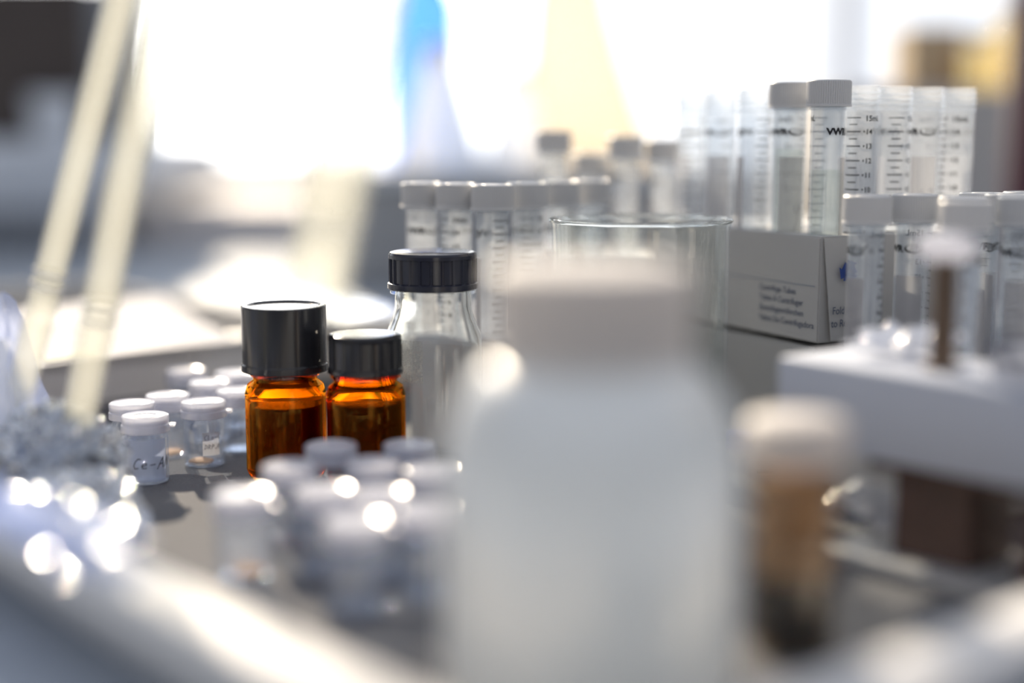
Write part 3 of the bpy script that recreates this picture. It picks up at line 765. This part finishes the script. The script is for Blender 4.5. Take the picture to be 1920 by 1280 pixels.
# bluish film on the stand top and dark rimmed dish
q0 = BM @ Vector((-0.030, 0.030, 0.0765)); 
bm = crumple(40, 24, lambda u, v: BM @ Vector((-0.020 + 0.036 * u, 0.020 + 0.030 * v, 0.0795 + 0.006 * v)), 0.0028, 130, 3, 0.0004)
tag(obj('plastic_film', bm, 'white_film'), 'crumpled bluish white film on the white stand beside the bronze post', 'film')
dp = BM @ Vector((0.068, 0.028, 0.0755))
t = thing('petri_dish', 'shallow pale dish with a dark rim on the white stand', 'dish', dp)
obj('dish_body', lt([(0, 0), (0.0230, 0), (0.0240, 0.001), (0.0245, 0.010), (0.0235, 0.010), (0.0230, 0.0018), (0, 0.0015)], 64), 'white_film', t)
obj('dark_rim', lt([(0.0243, 0.0085), (0.0252, 0.0085), (0.0252, 0.0115), (0.0238, 0.0115), (0.0238, 0.0103), (0.0243, 0.0103)], 64, close=True), 'navy_rubber', t)
# crumpled wrap under the stand
bm = crumple(40, 30, lambda u, v: BM @ Vector((-0.030 + 0.040 * u, 0.012 + 0.034 * v, 0.011 + 0.010 * math.sin(math.pi * u))), 0.005, 90, 9, 0.0004)
tag(obj('plastic_wrap', bm, 'white_film'), 'crumpled clear wrap lying beneath the white stand', 'wrap')
# dark cable lines on the tray floor behind the stand
bm = bmesh.new()
path_tube(bm, [at(1420, 884, 0.001), at(1520, 880, 0.001), at(1600, 880, 0.001), at(1700, 900, 0.001)], 0.0009, 8)
tag(obj('wire', bm, 'navy_rubber'), 'thin dark wire lying on the tray floor beside the blue capped vial', 'wire')

# ------------------------------------------------------------------ aluminium foil
def foil_ball(name, cx, cy, cz, rx, ry, rz_, seed, sub=5, amp=0.32):
    bm = bmesh.new(); bmesh.ops.create_icosphere(bm, subdivisions=sub, radius=1.0)
    for v in bm.verts:
        n = v.co.normalized()
        q = Vector((n.x * 2.9, n.y * 2.9, n.z * 1.5)) + Vector((seed, 0, seed))
        c = 1 - abs(noise.noise(q)) * 1.6
        c2 = 1 - abs(noise.noise(q * 2.3 + Vector((5, 5, 5)))) * 1.6
        c3 = 1 - abs(noise.noise(q * 5.1 + Vector((9, 2, 5)))) * 1.6
        r = 0.75 + amp * (0.5 * c + 0.35 * c2 + 0.2 * c3)
        v.co = Vector((cx + n.x * r * rx, cy + n.y * r * ry, max(0.0004, cz + n.z * r * rz_)))
    return obj(name, bm, 'foil', angle=22)
pf = P(104, 0.60, 0.02)
tag(foil_ball('aluminium_foil', pf.x, pf.y, 0.019, 0.026, 0.024, 0.027, 4.2, 6, 0.5), 'crumpled shiny aluminium foil ball beside the frosted vial', 'foil')
pf = Vector((-0.1676, 0.5376, 0))
tag(foil_ball('aluminium_foil', pf.x, pf.y, 0.013, 0.022, 0.020, 0.017, 8.1, 6, 0.5), 'smaller low foil wad between the larger foil ball and the tray rim', 'foil')
pf = P(200, 0.505, 0.02)

# blue tinted plastic bag, folded sheets standing up
t = thing('plastic_bag', 'glossy pale blue plastic sleeve standing folded beside the foil', 'bag')
def sheet(px0, px1, py_top0, py_top1, D, lean, seed):
    def fn(u, v):
        px = px0 + (px1 - px0) * u
        top = H - (( py_top0 + (py_top1 - py_top0) * u) - 260) / 2667 * D
        p = P(px + lean * (1 - v), D, top * v)
        return Vector((p.x, p.y + 0.006 * math.sin(3 * u) , 0.001 + top * v))
    return crumple(24, 40, fn, 0.0022, 45, seed, 0.0003)
bm = bmesh.new()
def add_sheet(A, B, topA, topB, seed):
    """A, B plan points of the two lower corners, topA/topB the two upper corners"""
    def fn(u, v):
        lo = A.lerp(B, u); hi = topA.lerp(topB, u); return lo.lerp(hi, v)
    return crumple(24, 40, fn, 0.0018, 45, seed, 0.0003)
def Q(px, py, D):
    xc = (px - 960) / 2667 * D; yc = (640 - py) / 2667 * D
    return Vector((xc, D * math.cos(TH) + yc * math.sin(TH), H - D * math.sin(TH) + yc * math.cos(TH)))
obj('film_sheet', add_sheet(Q(30, 850, 0.64), Q(125, 850, 0.66), Q(8, 540, 0.63), Q(32, 560, 0.65), 2), 'film_blue', t)
obj('film_sheet', add_sheet(Q(-60, 870, 0.61), Q(70, 860, 0.63), Q(-60, 545, 0.60), Q(4, 552, 0.62), 5), 'film_blue', t)
obj('film_sheet', add_sheet(Q(-140, 880, 0.59), Q(20, 870, 0.60), Q(-120, 640, 0.58), Q(15, 640, 0.60), 7), 'white_film', t)

bm = crumple(60, 24, lambda u, v: TM @ Vector((0.185 + 0.24 * u, -0.030 + 0.030 * v, 0.0385 + 0.004 * math.sin(9 * u) - 0.012 * max(0, 0.45 - v))), 0.0035, 60, 21, 0.0003)  # film added to mute the sunlit glare on this stretch of rim
tag(obj('plastic_film', bm, 'film_blue'), 'crumpled bluish film added over the tray rim near the foil to mute its glare', 'film')
tag(obj('paper_pack', bx(-0.14, -0.026, 0.16, 0.50, -0.004, 0.024, bev=0.003, mat=TM), 'paper', smooth=False), 'white paper pack on the bench just outside the tray, below the stand', 'paper pack')

# ------------------------------------------------------------------ carton and papers beyond the tray
t = thing('flat_carton', 'low open pale carton beyond the tray wall with papers in it', 'carton')
k0 = L1 + 0.026
bm = bmesh.new(); cl, cw, ch = 0.34, 0.31, 0.036
b0 = 0.02
box(bm, k0, k0 + cl, b0, b0 + cw, -0.004, 0.0, mat=TM)
for (a0, a1, c0, c1_) in ((k0, k0 + 0.004, b0, b0 + cw), (k0 + cl - 0.004, k0 + cl, b0, b0 + cw), (k0 + 0.004, k0 + cl - 0.004, b0, b0 + 0.004), (k0 + 0.004, k0 + cl - 0.004, b0 + cw - 0.004, b0 + cw)):
    box(bm, a0, a1, c0, c1_, 0.0, ch, mat=TM)
obj('carton_body', bm, 'carton', t, smooth=False)
def paper(name, pts, h, lift, mat='paper'):
    bm = bmesh.new(); P_ = [at(x, y, h) for x, y in pts]
    n = 14; vs = []
    for j in range(n + 1):
        row = []
        for i in range(n + 1):
            u, v = i / n, j / n
            p = P_[0].lerp(P_[1], u).lerp(P_[3].lerp(P_[2], u), v)
            row.append(bm.verts.new((p.x, p.y, h + lift * (math.sin(u * 3.0) * 0.4 + v * v * 0.6))))
        vs.append(row)
    for j in range(n):
        for i in range(n): bm.faces.new((vs[j][i], vs[j][i + 1], vs[j + 1][i + 1], vs[j + 1][i]))
    bmesh.ops.solidify(bm, geom=bm.faces[:], thickness=0.0006)
    return obj(name, bm, mat)
t = thing('paper_sheet', 'printed white paper lying across the low carton, green print at its near edge', 'paper')
def reparent(o, t, name): o.parent = t; o.name = name
reparent(paper('sheet', [(60, 690), (448, 640), (300, 558), (-70, 600)], 0.0400, 0.002), t, 'sheet')
A_, B_, C_, D_ = at(60, 690, 0.0425), at(448, 640, 0.0425), at(300, 558, 0.0425), at(-70, 600, 0.0425)
def on_sheet(u, v):
    p = A_.lerp(B_, u).lerp(D_.lerp(C_, u), v); return Vector((p.x, p.y, 0.0402 + 0.002 * (math.sin(u * 3.0) * 0.4 + v * v * 0.6) + 0.0009))
k = Ink()
for i in range(9): k.quad([(0.25, 0.62 + 0.035 * i), (0.62, 0.62 + 0.035 * i), (0.62, 0.64 + 0.035 * i), (0.25, 0.64 + 0.035 * i)])
obj('printed_block', k.bm(on_sheet), 'print_grey', t, smooth=False)
k = Ink(); 
for i in range(8): k.quad([(0.10 + 0.03 * i, 0.10), (0.125 + 0.03 * i, 0.10), (0.125 + 0.03 * i, 0.18), (0.10 + 0.03 * i, 0.18)])
obj('green_print', k.bm(on_sheet), 'print_green', t, smooth=False)

# bright folded sheet behind the amber bottles
def slab(name, pts3, thick, mat):
    bm = bmesh.new(); vs = [bm.verts.new(p) for p in pts3]; bm.faces.new(vs)
    r = bmesh.ops.extrude_face_region(bm, geom=bm.faces[:])
    for v in [g for g in r['geom'] if isinstance(g, bmesh.types.BMVert)]: v.co.z -= thick
    return obj(name, bm, mat, smooth=False)
o = slab('plastic_scoop', [at(478, 560, 0.052), at(640, 606, 0.046), at(742, 598, 0.046), at(738, 575, 0.046), at(600, 550, 0.050), at(500, 524, 0.054)], 0.004, 'gloss_white')
tag(o, 'sun bleached white plastic scoop behind the amber bottles', 'scoop')

# ------------------------------------------------------------------ leaning frosted rods added in place of ghost reflection streaks
def rod(label, a, b_, r, group):
    a = Vector(a); b_ = Vector(b_); d = b_ - a; L = d.length
    t = thing('streak_rod', label, 'streak_rod', a, group=group, rot=d.to_track_quat('Z', 'Y').to_euler())
    obj('barrel', lt([(0, 0), (r * 0.55, 0.0005), (r * 0.9, L * 0.03), (r, L * 0.10), (r, L), (r * 0.8, L), (r * 0.8, L * 0.1), (0, L * 0.03)], 32), 'rod_plastic', t)
    for f in (0.30, 0.325): obj('rod_ring', lt([(r, L * f), (r + 0.0004, L * f + 0.0003), (r + 0.0004, L * f + 0.0011), (r, L * f + 0.0014)], 32), 'tray_white', t)
    return t
gR = 'frosted leaning rods standing in for reflection streaks'
rod('slim frosted rod, stand-in for a reflection streak, stuck in the foil, crossing the dark cabinet', Q(20, 800, 0.615), Q(262, -140, 0.56), 0.0065, gR)
rod('frosted stand-in rod for a reflection streak, in the foil before the paper, nearer the vials', Q(132, 870, 0.600), Q(325, -140, 0.52), 0.0072, gR)
rod('broad frosted rod, stand-in for a reflection streak, leaning behind the amber bottles', Q(575, 640, 1.12), Q(728, -160, 1.02), 0.0260, gR)

# ------------------------------------------------------------------ far background on the bench
# drawer unit with a dark instrument on it
def bxp(px0, px1, D, dep, z0, z1, bev=0.002):
    a = P(px0, D); b2 = P(px1, D)
    return bx(a.x, b2.x, a.y, a.y + dep, z0, z1, bev=bev)
t = thing('drawer_unit', 'long low pale grey blue drawer unit with ribbed front', 'drawer unit')
obj('unit_top', bxp(-300, 282, 2.0, 0.5, 0.102, 0.158), 'instrument_white', t, smooth=False)
a = P(-300, 2.0)
obj('unit_body', bxp(-300, 168, 2.02, 0.45, -0.004, 0.102), 'instrument_white', t, smooth=False)
bm = bmesh.new()
for i in range(12):
    q = P(-120 + i * 25, 2.0); box(bm, q.x, q.x + 0.010, q.y + 0.005, q.y + 0.022, 0.0, 0.06)
obj('front_ribs', bm, 'instrument_grey', t, smooth=False)
tag(obj('dark_cabinet', bxp(-300, 165, 2.05, 0.4, 0.158, 0.385), 'dark_brown', smooth=False), 'dark brown cabinet standing on the pale drawer unit', 'cabinet')
tag(obj('grey_board', bxp(182, 240, 2.08, 0.02, 0.158, 0.385), 'instrument_grey', smooth=False), 'dark grey upright board standing on the drawer unit', 'board')
tag(obj('steel_upright', bxp(222, 294, 2.56, 0.03, -0.004, 0.46), 'frame_paint', smooth=False), 'blue grey steel upright at the window edge', 'upright')
q = P(100, 2.0)
tag(obj('plastic_cup', lt([(0, 0), (0.028, 0), (0.036, 0.062), (0.034, 0.062), (0.026, 0.003), (0, 0.003)], 32), 'instrument_white'), 'small pale cup in front of the dark cabinet', 'cup').location = (q.x, q.y + 0.02, 0.158)
# box unit behind the tubes
t = thing('instrument_case', 'long grey instrument case on the bench below the window', 'instrument')
obj('case_body', bxp(620, 1500, 1.55, 0.5, -0.004, 0.112, bev=0.006), 'instrument_grey', t, smooth=False)
obj('case_lid', bxp(612, 1508, 1.54, 0.52, 0.112, 0.128, bev=0.004), 'sill_paint', t, smooth=False)
q = P(795, 1.85)
tag(obj('added_ledge', bxp(250, 610, 2.15, 0.82, -0.004, 0.060), 'beige_board', smooth=False), 'low pale beige ledge added under the window sill for its bright sunlit top', 'ledge')  # ledge added so its sunlit top makes a pale band there
t = thing('wash_bottle', 'blue plastic bottle standing against the bright window', 'bottle', (q.x, q.y, 0.128))
obj('bottle_body', lt([(0, 0), (0.046, 0), (0.049, 0.004), (0.049, 0.20), (0.038, 0.225), (0.018, 0.24), (0.018, 0.26), (0, 0.26)], 40), 'blue_plastic', t)
obj('bottle_cap', lt([(0, 0.29), (0.018, 0.29), (0.021, 0.26), (0.0185, 0.258), (0, 0.258)], 32), 'blue_plastic', t)
def flask(px, D, r, h, label, z=0.128):
    q = P(px, D)
    t = thing('conical_flask', label, 'flask', (q.x, q.y, z), group='white flasks by the window')
    obj('flask_body', lt([(0, 0), (r - 0.004, 0), (r, 0.005), (r * 0.95, 0.012), (r * 0.50, h * 0.72), (r * 0.42, h * 0.80), (r * 0.42, h * 0.9), (0, h * 0.9)], 40), 'flask_milk', t)
    obj('flask_stopper', lt([(0, h * 0.88), (r * 0.44, h * 0.9), (r * 0.46, h), (0, h)], 32), 'white_film', t)
flask(826, 1.62, 0.052, 0.138, 'white conical flask in front of the blue bottle')
flask(968, 1.64, 0.040, 0.110, 'smaller white conical flask between the blue bottle and the brown bag')
# kraft bag
t = thing('paper_bag', 'tan paper bag leaning upright on the instrument case', 'bag')
pts = [(1000, 1.75), (1150, 1.75), (1150, 1.83), (1000, 1.83)]
bm = bmesh.new(); lo = [P(x, d) for x, d in ((965, 1.76), (1245, 1.76), (1245, 1.86), (965, 1.86))]
hi = [P(x, d) for x, d in ((1005, 1.76), (1112, 1.76), (1112, 1.82), (1005, 1.82))]
n = 12; rings = []
for j in range(n + 1):
    v = j / n
    ring = []
    for i in range(4):
        for s in range(6):
            u = s / 6
            p = lo[i].lerp(lo[(i + 1) % 4], u).lerp(hi[i].lerp(hi[(i + 1) % 4], u), v ** 0.8)
            dn = noise.noise(Vector((p.x * 20, p.y * 20, v * 3))) * 0.006
            ring.append(bm.verts.new((p.x + dn, p.y + dn, 0.128 + 0.26 * v)))
    rings.append(ring)
for A, B in zip(rings[:-1], rings[1:]):
    for i in range(24): bm.faces.new((A[i], A[(i + 1) % 24], B[(i + 1) % 24], B[i]))
bm.faces.new(rings[0][::-1]); bm.faces.new(rings[-1])
obj('bag_body', bm, 'kraft_sheer', t)
# right side: pale box, brown box, amber lit jars, wine red strip
tag(obj('storage_box', bxp(1560, 1960, 1.62, 0.3, -0.004, 0.215, bev=0.004), 'carton', smooth=False), 'pale storage box behind the open tubes', 'box')
tag(obj('kraft_box', bxp(1690, 1800, 1.68, 0.08, 0.215, 0.290, bev=0.003), 'kraft', smooth=False), 'brown cardboard box on the pale storage box', 'box')
for px, h, lb in ((1822, 0.055, 'shorter amber glowing bottle beside the brown cardboard box'), (1875, 0.085, 'taller amber glowing bottle near the wine red strip')):
    q = P(px, 1.66)
    t = thing('amber_jar', lb, 'bottle', (q.x, q.y, 0.215), group='amber bottles on the storage box')
    obj('jar_glass', lt([(0, 0), (0.018, 0), (0.020, 0.003), (0.020, h * 0.75), (0.012, h * 0.85), (0.010, h), (0, h)], 32), 'honey_glass', t)
    obj('jar_cap', lt([(0, h), (0.013, h), (0.013, h + 0.012), (0, h + 0.012)], 24), 'cap_white', t)
tag(obj('red_binder', bxp(1890, 1990, 1.30, 0.02, -0.004, 0.40, bev=0.002), 'burgundy', smooth=False), 'dark wine red binder standing at the frame edge', 'binder')
